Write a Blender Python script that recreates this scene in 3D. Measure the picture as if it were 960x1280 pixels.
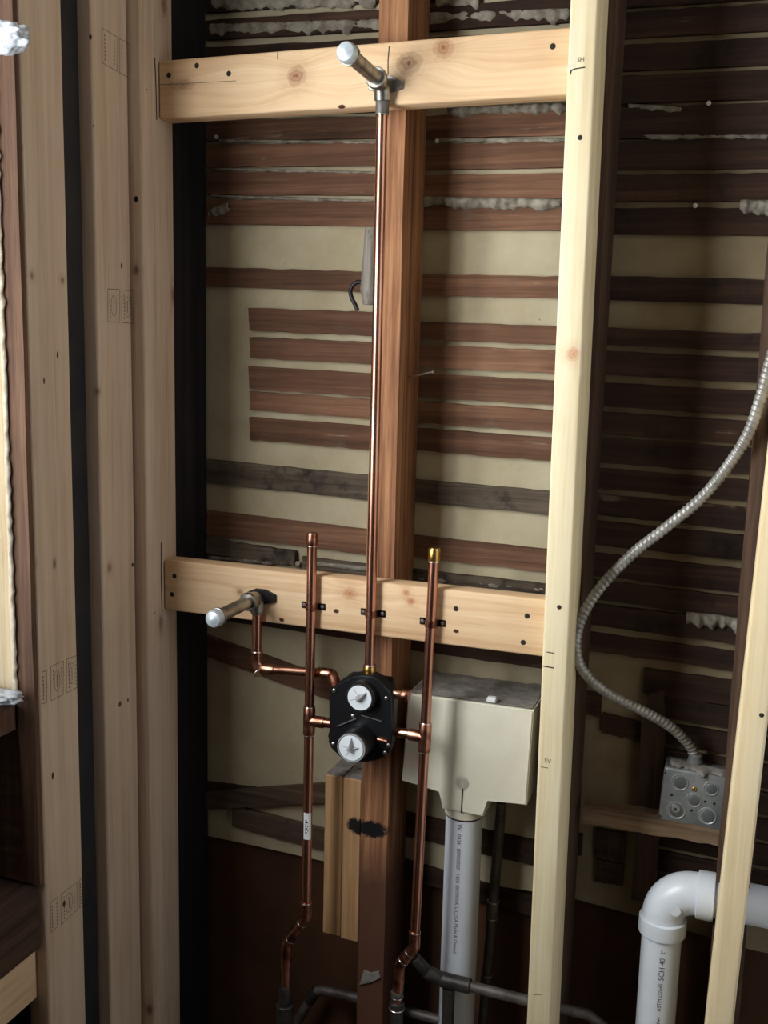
import bpy, bmesh, math, random
from mathutils import Vector, Matrix, noise as mnoise
random.seed(7)
sc = bpy.context.scene
col = sc.collection
for o in list(bpy.data.objects): bpy.data.objects.remove(o)

# ------------------------------------------------------------------ camera
F, YAW, PITCH, ROLL = 1275.4, -0.3441, -0.1590, 0.0242
CAM = Vector((0.935, -1.4895, 1.5564))
d_ = Vector((math.sin(YAW)*math.cos(PITCH), math.cos(YAW)*math.cos(PITCH), math.sin(PITCH)))
r0 = Vector((math.cos(YAW), -math.sin(YAW), 0)); u0 = r0.cross(d_)
r_ = math.cos(ROLL)*r0 + math.sin(ROLL)*u0
u_ = -math.sin(ROLL)*r0 + math.cos(ROLL)*u0
cd = bpy.data.cameras.new('camera'); cam = bpy.data.objects.new('camera', cd); col.objects.link(cam)
cam.matrix_world = Matrix(((r_.x, u_.x, -d_.x, CAM.x), (r_.y, u_.y, -d_.y, CAM.y), (r_.z, u_.z, -d_.z, CAM.z), (0, 0, 0, 1)))
cd.sensor_fit = 'VERTICAL'; cd.sensor_height = 36.0; cd.lens = F*36.0/1280.0; cd.clip_start = 0.02
sc.camera = cam

def at(x, y, axis, val):
    """the point where the sight line of a photo pixel meets the plane axis = val"""
    v = (x-480)/F*r_ - (y-640)/F*u_ + d_
    return CAM + v*((val-CAM[axis])/v[axis])
def aty(x, y, Y): return at(x, y, 1, Y)

# ------------------------------------------------------------------ world and light
w = bpy.data.worlds.new('world'); sc.world = w; w.use_nodes = True
bg = w.node_tree.nodes['Background']; bg.inputs[0].default_value = (0.93, 0.97, 1.0, 1); bg.inputs[1].default_value = 3.0
ld = bpy.data.lights.new('window_daylight', 'AREA'); ld.shape = 'RECTANGLE'; ld.size = 0.85; ld.size_y = 0.52
ld.energy = 22.5; ld.color = (1.0, 1.0, 0.98)
lo = bpy.data.objects.new('window_daylight', ld); col.objects.link(lo)
lo.location = (-0.06, -0.88, 1.74); lo.rotation_euler = (0, math.radians(-90), 0)
sc.view_settings.view_transform = 'Standard'; sc.view_settings.look = 'None'
sc.view_settings.exposure = 0.2; sc.view_settings.gamma = 1.0; sc.view_settings.use_curve_mapping = False

# ------------------------------------------------------------------ materials
def s2l(c):
    c = c/255.0
    return c/12.92 if c <= .04045 else ((c+.055)/1.055)**2.4
def rgb(r, g, b): return (s2l(r), s2l(g), s2l(b), 1)

class NT:
    def __init__(s, name):
        s.m = bpy.data.materials.new(name); s.m.use_nodes = True
        s.t = s.m.node_tree; s.b = s.t.nodes['Principled BSDF']
    def n(s, typ, **kw):
        nd = s.t.nodes.new(typ)
        for k, v in kw.items():
            if k.startswith('i_'):
                key = k[2:]; key = int(key) if key.isdigit() else key.replace('_', ' ')
                nd.inputs[key].default_value = v
            else: setattr(nd, k, v)
        return nd
    def l(s, a, b): s.t.links.new(a, b)
    def math(s, op, a, b=None, c=None):
        nd = s.n('ShaderNodeMath', operation=op)
        for i, v in enumerate((a, b, c)):
            if v is None: continue
            if isinstance(v, (int, float)): nd.inputs[i].default_value = v
            else: s.l(v, nd.inputs[i])
        return nd.outputs[0]
    def mix(s, fac, a, b):
        nd = s.n('ShaderNodeMix', data_type='RGBA')
        for i, v in ((0, fac), (6, a), (7, b)):
            if isinstance(v, (int, float, tuple)): nd.inputs[i].default_value = v
            else: s.l(v, nd.inputs[i])
        return nd.outputs[2]
    def ramp(s, fac, stops):
        nd = s.n('ShaderNodeValToRGB'); e = nd.color_ramp.elements
        while len(e) < len(stops): e.new(.5)
        for k, (p, c) in enumerate(stops): e[k].position = p; e[k].color = c
        s.l(fac, nd.inputs[0]); return nd.outputs[0]
    def noise(s, vec, scale, detail=4, rough=.55, dist=0):
        nd = s.n('ShaderNodeTexNoise'); nd.inputs['Scale'].default_value = scale; nd.inputs['Detail'].default_value = detail
        nd.inputs['Roughness'].default_value = rough; nd.inputs['Distortion'].default_value = dist
        s.l(vec, nd.inputs['Vector']); return nd.outputs['Fac']
    def coords(s, scale=(1, 1, 1)):
        tc = s.n('ShaderNodeTexCoord'); mp = s.n('ShaderNodeMapping'); mp.inputs['Scale'].default_value = scale
        s.l(tc.outputs['Object'], mp.inputs['Vector']); return tc.outputs['Object'], mp.outputs['Vector']
    def bump(s, h, strength, dist=.001):
        nd = s.n('ShaderNodeBump'); nd.inputs['Strength'].default_value = strength; nd.inputs['Distance'].default_value = dist
        s.l(h, nd.inputs['Height']); s.l(nd.outputs[0], s.b.inputs['Normal'])

def wood(name, axis, light, mid, dark, spots=(), rough=.7, grain=70, bump=.25, rnd=0.0, blotch=None, fine=.35, contrast=1.0, dust=None):
    """spots: (x,y,z local, radius, stretch along the grain, colour, with_rings)"""
    k = NT(name); sx = [1.0, 1.0, 1.0]; sx[axis] = .028
    oi = k.n('ShaderNodeObjectInfo')
    tc = k.n('ShaderNodeTexCoord').outputs['Object']
    off = k.n('ShaderNodeVectorMath', operation='SCALE'); off.inputs['Scale'].default_value = 1.0
    cmb = k.n('ShaderNodeCombineXYZ')
    for i in range(3): k.l(k.math('MULTIPLY', oi.outputs['Random'], 7.3+i), cmb.inputs[i])
    add = k.n('ShaderNodeVectorMath', operation='ADD'); k.l(tc, add.inputs[0]); k.l(cmb.outputs[0], add.inputs[1])
    vec = add.outputs[0]
    # grain lines bend round the knots
    for (x, y, z, r, st, c, ring) in spots:
        if not ring: continue
        sub = k.n('ShaderNodeVectorMath', operation='SUBTRACT'); k.l(tc, sub.inputs[0]); sub.inputs[1].default_value = (x, y, z)
        sc_ = [1.0]*3; sc_[axis] = 1/st*.6
        mul = k.n('ShaderNodeVectorMath', operation='MULTIPLY'); k.l(sub.outputs[0], mul.inputs[0]); mul.inputs[1].default_value = sc_
        ln = k.n('ShaderNodeVectorMath', operation='LENGTH'); k.l(mul.outputs[0], ln.inputs[0])
        g = k.math('POWER', 2.718, k.math('MULTIPLY', k.math('POWER', k.math('DIVIDE', ln.outputs['Value'], r*1.9), 2.0), -1.0))
        # push the coordinates outward
        nv = k.n('ShaderNodeVectorMath', operation='SCALE'); k.l(mul.outputs[0], nv.inputs[0]); k.l(k.math('MULTIPLY', g, 1.3), nv.inputs['Scale'])
        ad = k.n('ShaderNodeVectorMath', operation='ADD'); k.l(vec, ad.inputs[0]); k.l(nv.outputs[0], ad.inputs[1]); vec = ad.outputs[0]
    mp = k.n('ShaderNodeMapping'); mp.inputs['Scale'].default_value = sx; k.l(vec, mp.inputs['Vector'])
    a = k.noise(mp.outputs[0], grain, 3, .6, .3)
    b = k.noise(mp.outputs[0], grain*4.5, 3, .7)
    c = k.noise(vec, 5.0, 3, .6)
    f = k.math('ADD', k.math('MULTIPLY', a, 1-fine), k.math('MULTIPLY', b, fine))
    f = k.math('ADD', f, k.math('MULTIPLY', k.math('SUBTRACT', c, .5), .28))
    colr = k.ramp(f, ((.5-.2/contrast, dark), (.5, mid), (.5+.18/contrast, light)))
    if blotch:
        bl = k.noise(vec, blotch[1], 6, .68)
        colr = k.mix(k.ramp(bl, ((blotch[2], (0, 0, 0, 1)), (blotch[2]+.14, (1, 1, 1, 1)))), colr, blotch[0])
    if dust:
        bl = k.noise(mp.outputs[0], 45, 8, .75); b2_ = k.noise(vec, 22, 3, .6)
        colr = k.mix(k.math('MULTIPLY', k.ramp(bl, ((.60, (0, 0, 0, 1)), (.70, (1, 1, 1, 1)))), k.ramp(b2_, ((.48, (0, 0, 0, 1)), (.62, (1, 1, 1, 1))))), colr, dust)
    if rnd:
        hs = k.n('ShaderNodeHueSaturation'); k.l(colr, hs.inputs['Color'])
        k.l(k.math('ADD', k.math('MULTIPLY', oi.outputs['Random'], rnd), 1-rnd/2), hs.inputs['Value']); colr = hs.outputs[0]
    for (x, y, z, r, st, cc, ring) in spots:
        sub = k.n('ShaderNodeVectorMath', operation='SUBTRACT'); k.l(tc, sub.inputs[0]); sub.inputs[1].default_value = (x, y, z)
        sc_ = [1.0]*3; sc_[axis] = 1/st
        mul = k.n('ShaderNodeVectorMath', operation='MULTIPLY'); k.l(sub.outputs[0], mul.inputs[0]); mul.inputs[1].default_value = sc_
        ln = k.n('ShaderNodeVectorMath', operation='LENGTH'); k.l(mul.outputs[0], ln.inputs[0])
        nn = k.noise(tc, 90, 3)
        dd = k.math('DIVIDE', k.math('ADD', ln.outputs['Value'], k.math('MULTIPLY', k.math('SUBTRACT', nn, .5), min(r*.9, .03))), r)
        if ring:
            halo = k.ramp(dd, ((.5, (1, 1, 1, 1)), (1.0, (0, 0, 0, 1)))) if False else None
            fac = k.ramp(k.math('MULTIPLY', dd, .4), ((.0, (1, 1, 1, 1)), (.18, (.75, .75, .75, 1)), (.32, (.55, .55, .55, 1)), (.42, (.22, .22, .22, 1)), (.95, (0, 0, 0, 1))))
            rg = k.math('ADD', k.math('MULTIPLY', k.math('SINE', k.math('MULTIPLY', dd, 15.0)), .12), .85)
            fac = k.math('MULTIPLY', fac, rg)
        else:
            fac = k.ramp(dd, ((.75, (1, 1, 1, 1)), (1.15, (0, 0, 0, 1))))
        colr = k.mix(fac, colr, cc)
    k.l(colr, k.b.inputs['Base Color']); k.b.inputs['Roughness'].default_value = rough
    k.b.inputs['Specular IOR Level'].default_value = .25
    k.bump(k.math('ADD', b, k.math('MULTIPLY', a, .6)), bump, .0012)
    return k.m

def simple(name, c, rough=.6, metal=0, var=.0, scale=40, dark=None, bump=0, spec=.5, coat=0, thr=.5):
    k = NT(name); k.b.inputs['Roughness'].default_value = rough; k.b.inputs['Metallic'].default_value = metal
    k.b.inputs['Specular IOR Level'].default_value = spec; k.b.inputs['Coat Weight'].default_value = coat
    k.b.inputs['Base Color'].default_value = c
    if dark or bump:
        o, v = k.coords(); nn = k.noise(o, scale, 6, .62)
        if dark:
            k.l(k.ramp(nn, ((thr-.14, c), (thr+.14, dark))), k.b.inputs['Base Color'])
        if bump: k.bump(nn, bump, .002)
    return k.m

KN = rgb(120, 72, 44); KD = rgb(70, 40, 26); BLK = rgb(18, 15, 14)
P_L, P_M, P_D = rgb(224, 206, 184), rgb(212, 191, 167), rgb(188, 162, 136)
BL_L, BL_M, BL_D = rgb(234, 208, 174), rgb(221, 190, 152), rgb(192, 152, 114)
R_L, R_M, R_D = rgb(230, 220, 190), rgb(219, 206, 172), rgb(200, 180, 138)
M = {}
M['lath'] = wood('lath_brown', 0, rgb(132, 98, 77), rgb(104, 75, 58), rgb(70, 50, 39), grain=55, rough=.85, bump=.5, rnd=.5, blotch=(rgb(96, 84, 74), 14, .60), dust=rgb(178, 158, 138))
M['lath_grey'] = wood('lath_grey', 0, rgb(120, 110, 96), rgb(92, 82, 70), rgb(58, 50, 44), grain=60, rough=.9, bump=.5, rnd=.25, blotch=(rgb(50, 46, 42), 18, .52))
M['lath_dark'] = wood('lath_dark', 0, rgb(80, 59, 46), rgb(58, 42, 34), rgb(36, 27, 22), grain=55, rough=.85, bump=.5, rnd=.4, blotch=(rgb(34, 28, 26), 12, .55), dust=rgb(140, 122, 106))  # dark brown laths; also stands in for shade on some of them
M['board_grey'] = wood('board_grey', 0, rgb(104, 88, 72), rgb(82, 68, 56), rgb(56, 46, 38), grain=50, rough=.9, bump=.5, blotch=(rgb(50, 44, 38), 12, .56))
M['oldstud'] = wood('old_fir', 2, rgb(176, 130, 94), rgb(144, 100, 70), rgb(98, 66, 48), grain=75, rough=.75, bump=.4, fine=.3, contrast=1.5,
                    spots=((0.0, -.05, .34, .40, 1.0, rgb(92, 62, 48), False), (-.004, -.05, .742, .032, .55, rgb(20, 18, 20), False)))
M['oldstud_plain'] = wood('old_fir_brown', 2, rgb(124, 96, 76), rgb(98, 73, 58), rgb(66, 49, 40), grain=70, rough=.8, bump=.4)  # plain darker brown of the old window-side boards
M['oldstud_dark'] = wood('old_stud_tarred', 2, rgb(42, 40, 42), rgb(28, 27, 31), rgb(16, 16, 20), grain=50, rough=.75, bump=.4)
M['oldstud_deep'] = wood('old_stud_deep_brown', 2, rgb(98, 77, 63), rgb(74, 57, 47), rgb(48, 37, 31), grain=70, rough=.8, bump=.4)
M['cripple'] = wood('cripple_fir', 2, rgb(202, 166, 124), rgb(180, 142, 102), rgb(146, 108, 74), grain=65, rough=.75, bump=.3, contrast=.8)
M['cripple_smeared'] = wood('cripple_fir_smeared', 2, rgb(202, 166, 124), rgb(180, 142, 102), rgb(146, 108, 74), ((.016, -.045, .216, .026, .65, rgb(26, 23, 23), False),), grain=65, rough=.75, bump=.3, contrast=.8)
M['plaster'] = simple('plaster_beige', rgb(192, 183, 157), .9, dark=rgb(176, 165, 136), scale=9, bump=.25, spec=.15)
k = NT('plaster_beige_specked'); o, v = k.coords(); nn = k.noise(o, 9, 6, .62); n2 = k.noise(o, 95, 3, .7); n3 = k.noise(o, 6, 2, .5)
c_ = k.ramp(nn, ((.36, rgb(186, 177, 151)), (.64, rgb(170, 159, 132))))
c_ = k.mix(k.math('MULTIPLY', k.ramp(n2, ((.70, (0, 0, 0, 1)), (.745, (1, 1, 1, 1)))), k.ramp(n3, ((.45, (0, 0, 0, 1)), (.6, (1, 1, 1, 1))))), c_, rgb(96, 80, 62))
k.l(c_, k.b.inputs['Base Color']); k.b.inputs['Roughness'].default_value = .9; k.b.inputs['Specular IOR Level'].default_value = .15; k.bump(nn, .3, .002); M['plaster'] = k.m
M['brownwall'] = simple('brown_board', rgb(84, 58, 42), .85, dark=rgb(66, 44, 33), scale=5, bump=.15, spec=.15)
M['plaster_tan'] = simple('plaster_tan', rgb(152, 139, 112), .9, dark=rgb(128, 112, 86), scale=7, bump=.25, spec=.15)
M['key'] = simple('plaster_key_grey', rgb(158, 153, 140), .95, dark=rgb(112, 106, 96), scale=60, bump=.7, spec=.1)
M['tar'] = simple('tar_paper', rgb(26, 29, 36), .7, dark=rgb(42, 42, 44), scale=12, bump=.4)
M['floor'] = wood('subfloor', 1, rgb(96, 78, 60), rgb(76, 60, 46), rgb(52, 41, 32), grain=30)
M['bounce_white'] = simple('bounce_panel_white', rgb(224, 226, 230), .9)  # white of the added panel that bounces light
M['grey_wall'] = simple('ceiling_board', rgb(120, 112, 104), .9)
M['dark_wall'] = simple('old_bare_framing', rgb(62, 48, 40), .9)
k = NT('copper'); o, v = k.coords((1, 1, .25)); nn = k.noise(v, 24, 3, .5); n2 = k.noise(o, 140, 3, .6)
k.l(k.ramp(nn, ((.30, rgb(168, 116, 96)), (.5, rgb(196, 142, 120)), (.70, rgb(216, 170, 148)))), k.b.inputs['Base Color'])
k.b.inputs['Metallic'].default_value = 1.0; k.b.inputs['Roughness'].default_value = .27; M['copper'] = k.m
k = NT('copper_fitting'); o, v = k.coords(); nn = k.noise(o, 60, 4, .6)
k.l(k.ramp(nn, ((.34, rgb(104, 68, 56)), (.5, rgb(168, 114, 94)), (.66, rgb(210, 160, 134)))), k.b.inputs['Base Color'])
k.b.inputs['Metallic'].default_value = 1.0; k.b.inputs['Roughness'].default_value = .32; M['fitting'] = k.m
M['solder'] = simple('solder', rgb(205, 200, 192), .3, 1.0)
M['brass'] = simple('brass', rgb(206, 166, 92), .28, 1.0)
M['galv'] = simple('galvanized_steel', rgb(176, 176, 172), .38, 1.0, dark=rgb(120, 118, 112), scale=45)
M['galvcap'] = simple('zinc_cap', rgb(206, 218, 226), .42, .45, dark=rgb(178, 190, 198), scale=60)
M['oldpipe'] = simple('old_iron_pipe', rgb(112, 108, 104), .55, .5, dark=rgb(74, 70, 68), scale=30, bump=.2)
M['blackpipe'] = simple('black_fitting', rgb(40, 38, 38), .45, .3, dark=rgb(66, 62, 60), scale=60)
M['pvc'] = simple('white_pvc', rgb(224, 232, 242), .34, dark=rgb(212, 220, 230), scale=6, spec=.5)
M['cream'] = simple('cream_plastic', rgb(226, 224, 208), .5, dark=rgb(208, 204, 186), scale=5, spec=.4)
M['dust'] = simple('cement_dust', rgb(148, 144, 138), .95, dark=rgb(112, 108, 104), scale=45, bump=.8, spec=.1)
M['purple'] = simple('purple_primer', rgb(58, 26, 44), .5)
M['ink'] = simple('black_ink', rgb(40, 42, 48), .7)
M['pencil'] = simple('pencil', rgb(96, 90, 80), .8)
M['marker'] = simple('marker_ink', rgb(24, 21, 20), .7)
M['stamp'] = simple('stamp_ink', rgb(78, 62, 52), .85)
M['valve'] = simple('black_valve_plastic', rgb(20, 21, 24), .32, spec=.5)
M['valve_in'] = simple('valve_recess', rgb(12, 12, 14), .55)
M['dial'] = simple('white_dial', rgb(222, 230, 236), .4)
M['pointer'] = simple('grey_pointer', rgb(150, 152, 154), .4)
M['steel'] = simple('screw_steel', rgb(190, 190, 190), .3, 1.0)
M['hole'] = simple('screw_hole_dark', rgb(28, 22, 18), .8)
M['box'] = simple('electrical_box_steel', rgb(158, 164, 166), .42, .5, dark=rgb(122, 130, 132), scale=18)
M['box_dark'] = simple('knockout_steel', rgb(112, 118, 122), .45, .5)
M['box_rim'] = simple('knockout_rim_steel', rgb(172, 177, 178), .38, .5)
M['cable'] = simple('armored_cable_steel', rgb(168, 167, 163), .45, .45, dark=rgb(130, 129, 126), scale=50)
M['iron'] = simple('black_iron', rgb(22, 20, 20), .5, .3)
M['greywood'] = wood('weathered_grey_wood', 2, rgb(168, 164, 156), rgb(128, 122, 114), rgb(74, 68, 62), grain=60, rough=.9, bump=.6, blotch=(rgb(70, 64, 58), 40, .56))
M['film'] = simple('crumpled_film', rgb(206, 212, 218), .25, dark=rgb(160, 168, 178), scale=70, bump=.6)
M['fray'] = simple('frayed_paint', rgb(226, 216, 196), .8, dark=rgb(196, 182, 156), scale=60, bump=.8)
M['label'] = simple('white_sticker', rgb(226, 230, 230), .5)

# ------------------------------------------------------------------ mesh helpers
def new_obj(name, bm, mat, parent=None, loc=None, smooth=False):
    """bm is in world coordinates; the object is placed at loc (or in its parent's frame)"""
    me = bpy.data.meshes.new(name)
    base = Vector((0, 0, 0))
    if parent is not None:
        q = parent
        while q is not None: base += q.location; q = q.parent
    elif loc is not None: base = Vector(loc)
    bm.transform(Matrix.Translation(-base))
    bmesh.ops.recalc_face_normals(bm, faces=bm.faces)
    bm.to_mesh(me); bm.free()
    if smooth:
        for p in me.polygons: p.use_smooth = True
        if smooth != 'all': me.set_sharp_from_angle(angle=math.radians(40))
    me.materials.append(mat)
    o = bpy.data.objects.new(name, me); col.objects.link(o)
    if parent is not None: o.parent = parent
    elif loc is not None: o.location = loc
    return o
def thing(name, label, cat, loc, group=None):
    o = bpy.data.objects.new(name, None); col.objects.link(o); o.location = loc; o.empty_display_size = .03
    o['label'] = label; o['category'] = cat
    if group: o['group'] = group
    return o
def tag(o, label, cat, group=None):
    o['label'] = label; o['category'] = cat
    if group: o['group'] = group
    return o
def struct(o): o['kind'] = 'structure'; return o

def bm_box(x0, x1, y0, y1, z0, z1, bev=0, seg=2, bm=None):
    b = bmesh.new()
    m = Matrix.Translation(((x0+x1)/2, (y0+y1)/2, (z0+z1)/2)) @ Matrix.Diagonal((x1-x0, y1-y0, z1-z0, 1))
    bmesh.ops.create_cube(b, size=1, matrix=m)
    if bev: bmesh.ops.bevel(b, geom=b.edges[:], offset=bev, segments=seg, affect='EDGES', profile=.5)
    if bm is None: return b
    join(bm, b); return bm
def join(a, b):
    me = bpy.data.meshes.new('tmp'); b.to_mesh(me); b.free(); a.from_mesh(me); bpy.data.meshes.remove(me)
def bm_prism(poly, y0, y1, bev=0, seg=2):
    """poly in xz, extruded from y0 to y1"""
    b = bmesh.new()
    va = [b.verts.new((x, y0, z)) for x, z in poly]; vb = [b.verts.new((x, y1, z)) for x, z in poly]
    fa = b.faces.new(va); b.faces.new(vb[::-1]); n = len(poly)
    for i in range(n): b.faces.new((va[i], vb[i], vb[(i+1) % n], va[(i+1) % n]))
    if bev: bmesh.ops.bevel(b, geom=[e for e in fa.edges], offset=bev, segments=seg, affect='EDGES')
    return b
def fillet(pts, rad, n=6):
    pts = [Vector(p) for p in pts]
    if not hasattr(rad, '__len__'): rad = [rad]*len(pts)
    out = [pts[0]]
    for i in range(1, len(pts)-1):
        a, p, c = pts[i-1], pts[i], pts[i+1]; r = rad[i]
        d1 = (a-p).normalized(); d2 = (c-p).normalized(); ang = d1.angle(d2)
        t = min(r/math.tan(ang/2), (a-p).length*.49, (c-p).length*.49)
        p1, p2 = p+d1*t, p+d2*t
        for j in range(n+1):
            s = j/n; out.append((1-s)**2*p1 + 2*s*(1-s)*(p*.55+(p1+p2)*.225) + s*s*p2 if False else (1-s)**2*p1 + 2*s*(1-s)*p + s*s*p2)
    out.append(pts[-1]); return out
def spline(pts, n=10):
    pts = [Vector(p) for p in pts]; P = [pts[0]*2-pts[1]]+pts+[pts[-1]*2-pts[-2]]; out = []
    for i in range(1, len(P)-2):
        for j in range(n):
            t = j/n; a, b, c, d = P[i-1], P[i], P[i+1], P[i+2]
            out.append(.5*((2*b)+(c-a)*t+(2*a-5*b+4*c-d)*t*t+(3*b-a-3*c+d)*t**3))
    out.append(pts[-1]); return out
def bm_tube(path, r, seg=16, cap=True, bm=None, hollow=False):
    b = bm or bmesh.new(); path = [Vector(p) for p in path]
    if not callable(r):
        if hasattr(r, '__len__'): rr = list(r); rf = lambda i, th: rr[i]
        else: rf = lambda i, th: r
    else: rf = r
    t0 = (path[1]-path[0]).normalized(); up = Vector((0, 1, 0)) if abs(t0.y) < .9 else Vector((0, 0, 1))
    nrm = (up - t0*up.dot(t0)).normalized(); rings = []
    for i, p in enumerate(path):
        if i == 0: t = t0
        elif i == len(path)-1: t = (path[i]-path[i-1]).normalized()
        else:
            t = (path[i+1]-path[i]).normalized() + (path[i]-path[i-1]).normalized()
            t = t.normalized() if t.length > 1e-6 else (path[i+1]-path[i]).normalized()
        nrm = (nrm - t*nrm.dot(t)).normalized(); bn = t.cross(nrm)
        rings.append([b.verts.new(p + (nrm*math.cos(2*math.pi*j/seg)+bn*math.sin(2*math.pi*j/seg))*rf(i, 2*math.pi*j/seg)) for j in range(seg)])
    for i in range(len(rings)-1):
        for j in range(seg):
            b.faces.new((rings[i][j], rings[i][(j+1) % seg], rings[i+1][(j+1) % seg], rings[i+1][j]))
    if cap: b.faces.new(rings[0][::-1]); b.faces.new(rings[-1])
    return b
def bm_lathe(p, axis, prof, seg=24):
    """prof: list of (distance along axis, radius)"""
    p = Vector(p); a = Vector(axis).normalized()
    b = bmesh.new(); up = Vector((0, 0, 1)) if abs(a.z) < .9 else Vector((0, 1, 0))
    n = (up-a*up.dot(a)).normalized(); m = a.cross(n); rings = []
    for d, r in prof:
        rings.append([b.verts.new(p+a*d+(n*math.cos(2*math.pi*j/seg)+m*math.sin(2*math.pi*j/seg))*max(r, 1e-5)) for j in range(seg)])
    for i in range(len(rings)-1):
        for j in range(seg): b.faces.new((rings[i][j], rings[i][(j+1) % seg], rings[i+1][(j+1) % seg], rings[i+1][j]))
    b.faces.new(rings[0][::-1]); b.faces.new(rings[-1]); return b
def bm_rough_board(A, B, h, y0, y1, jit=.001, n=14, seed=0, endcut=0.0, taper=0.0):
    """rough board from A to B (x,z of the middle line), height h, between y0 (front) and y1"""
    rnd = random.Random(seed); b = bmesh.new(); rings = []
    for i in range(n+1):
        t = i/n; x = A[0]+(B[0]-A[0])*t; z = A[1]+(B[1]-A[1])*t
        hh = h*(1-taper*t)/2; jy = rnd.uniform(-jit, jit)*.6
        e = endcut*(1 if i == 0 else 0)
        c = [(x+e, y0+jy, z-hh+rnd.uniform(-jit, jit)), (x-rnd.uniform(0, 1)*e, y0+jy*.5, z+hh+rnd.uniform(-jit, jit)),
             (x, y1, z+hh+rnd.uniform(-jit, jit)*.5), (x, y1, z-hh)]
        rings.append([b.verts.new(q) for q in c])
    for i in range(n):
        for j in range(4): b.faces.new((rings[i][j], rings[i][(j+1) % 4], rings[i+1][(j+1) % 4], rings[i+1][j]))
    b.faces.new(rings[0][::-1]); b.faces.new(rings[-1]); return b
def bm_lump(A, B, h, y, seed=0, n=60, amp=.5, depth=.007):
    """ragged plaster squeezed out between two laths, from A to B (x,z)"""
    b = bmesh.new(); rings = []; m = 7
    for i in range(n+1):
        t = i/n; x = A[0]+(B[0]-A[0])*t; z = A[1]+(B[1]-A[1])*t
        k1 = .52+amp*1.3*(mnoise.noise(Vector((x*38, seed*3.1, 0)))+.9*mnoise.noise(Vector((x*85, seed*5.7, 2))))
        k1 = max(.12, k1)*(1 if 0 < i < n else .3)
        ring = []
        for j in range(m):
            a = math.pi*j/(m-1); q = 1.6*mnoise.noise(Vector((x*110, j*.9, seed)))
            zz = z+h*.5*math.cos(a)*(1.0 if a < math.pi/2 else (.4+1.5*k1)); yy = y-depth*math.sin(a)*(k1+.5+.4*q)
            ring.append(b.verts.new((x, yy, zz)))
        rings.append(ring)
    for i in range(n):
        for j in range(m-1): b.faces.new((rings[i][j], rings[i][j+1], rings[i+1][j+1], rings[i+1][j]))
    return b
def text_bm(s, size, extr=0.0):
    cu = bpy.data.curves.new('t', 'FONT'); cu.body = s; cu.size = size; cu.resolution_u = 2
    ob = bpy.data.objects.new('t', cu); col.objects.link(ob)
    bpy.context.view_layer.update()
    me = bpy.data.meshes.new_from_object(ob.evaluated_get(bpy.context.evaluated_depsgraph_get()))
    b = bmesh.new(); b.from_mesh(me); bpy.data.meshes.remove(me)
    bpy.data.objects.remove(ob); bpy.data.curves.remove(cu); return b
def wrap_text(s, size, centre, R, z, ang, down=True):
    """lettering running along a vertical pipe; ang = direction of the letter line as seen from above"""
    b = text_bm(s, size)
    bmesh.ops.subdivide_edges(b, edges=[e for e in b.edges if e.calc_length() > size*.4], cuts=1)
    for v in b.verts:
        u, t = v.co.x, v.co.y-size*.35
        if down: zz = z-u; th = ang+t/R
        else: zz = z+u; th = ang-t/R
        v.co = (centre[0]+(R+.0003)*math.cos(th), centre[1]+(R+.0003)*math.sin(th), zz)
    return b
def screw_at(parent, P, r=.0036, name='screw', mat='hole', n=(0, -1, 0)):
    new_obj(name, bm_lathe(P, n, ((-.003, r*.9), (.0002, r), (.0005, r*.8), (.0006, r*.2)), 12), M[mat], parent)

# ------------------------------------------------------------------ the setting
BP = .157                       # front of the laths
wb = struct(new_obj('wall_back', bm_box(-.20, 1.60, .175, .20, 0, 2.45), M['brownwall'], loc=(0, 0, 0)))
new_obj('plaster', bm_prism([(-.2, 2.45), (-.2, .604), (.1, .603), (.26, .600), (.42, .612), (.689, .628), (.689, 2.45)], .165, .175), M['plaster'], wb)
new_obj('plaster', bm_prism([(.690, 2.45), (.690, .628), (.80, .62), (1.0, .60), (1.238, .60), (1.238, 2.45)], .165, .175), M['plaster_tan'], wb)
wl = struct(new_obj('wall_left', bm_box(-.15, -.10, -.38, .20, 0, 2.45), M['tar'], loc=(0, 0, 0)))
new_obj('sheathing', bm_box(-.19, -.15, -1.36, -.38, 0, 1.0), M['tar'], wl)
new_obj('sheathing', bm_box(-.19, -.15, -2.4, -1.36, 0, 2.45), M['tar'], wl)
new_obj('sheathing', bm_box(-.19, -.15, -1.36, -.38, 2.26, 2.45), M['tar'], wl)
struct(new_obj('floor', bm_box(-.2, 1.65, -2.4, .2, -.03, 0), M['floor'], loc=(0, 0, 0)))
wr = struct(new_obj('wall_right', bm_box(1.60, 1.65, -2.4, -.60, 0, 2.45), M['dark_wall'], loc=(0, 0, 0)))
new_obj('bounce_panel', bm_box(1.24, 1.60, -.60, .174, 0, 2.45), M['bounce_white'], wr)  # unseen white panel, added to bounce light onto the left studs
struct(new_obj('wall_front', bm_box(-.2, 1.65, -2.45, -2.4, 0, 2.45), M['dark_wall'], loc=(0, 0, 0)))
struct(new_obj('ceiling', bm_box(-.2, 1.65, -2.4, .2, 2.45, 2.48), M['grey_wall'], loc=(0, 0, 0)))

# ---- laths: (z left end, z right end) of top and bottom edges, by bay
LB, MB_, RB = (-.003, .39), (.385, .69), (.68, 1.0)
sd = [0]
def lath(xa, xb, za, zb, h, mat='lath', jit=.0011, endcut=0, y0=BP, y1=.1655):
    sd[0] += 1
    return new_obj('lath', bm_rough_board((xa, za), (xb, zb), h, y0+random.uniform(-.0012, .0012), y1, jit, 14, sd[0], endcut), M[mat], wb)
def slope(xr, z, dz=-.03):       # the laths fall a little towards the right
    return z
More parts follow.
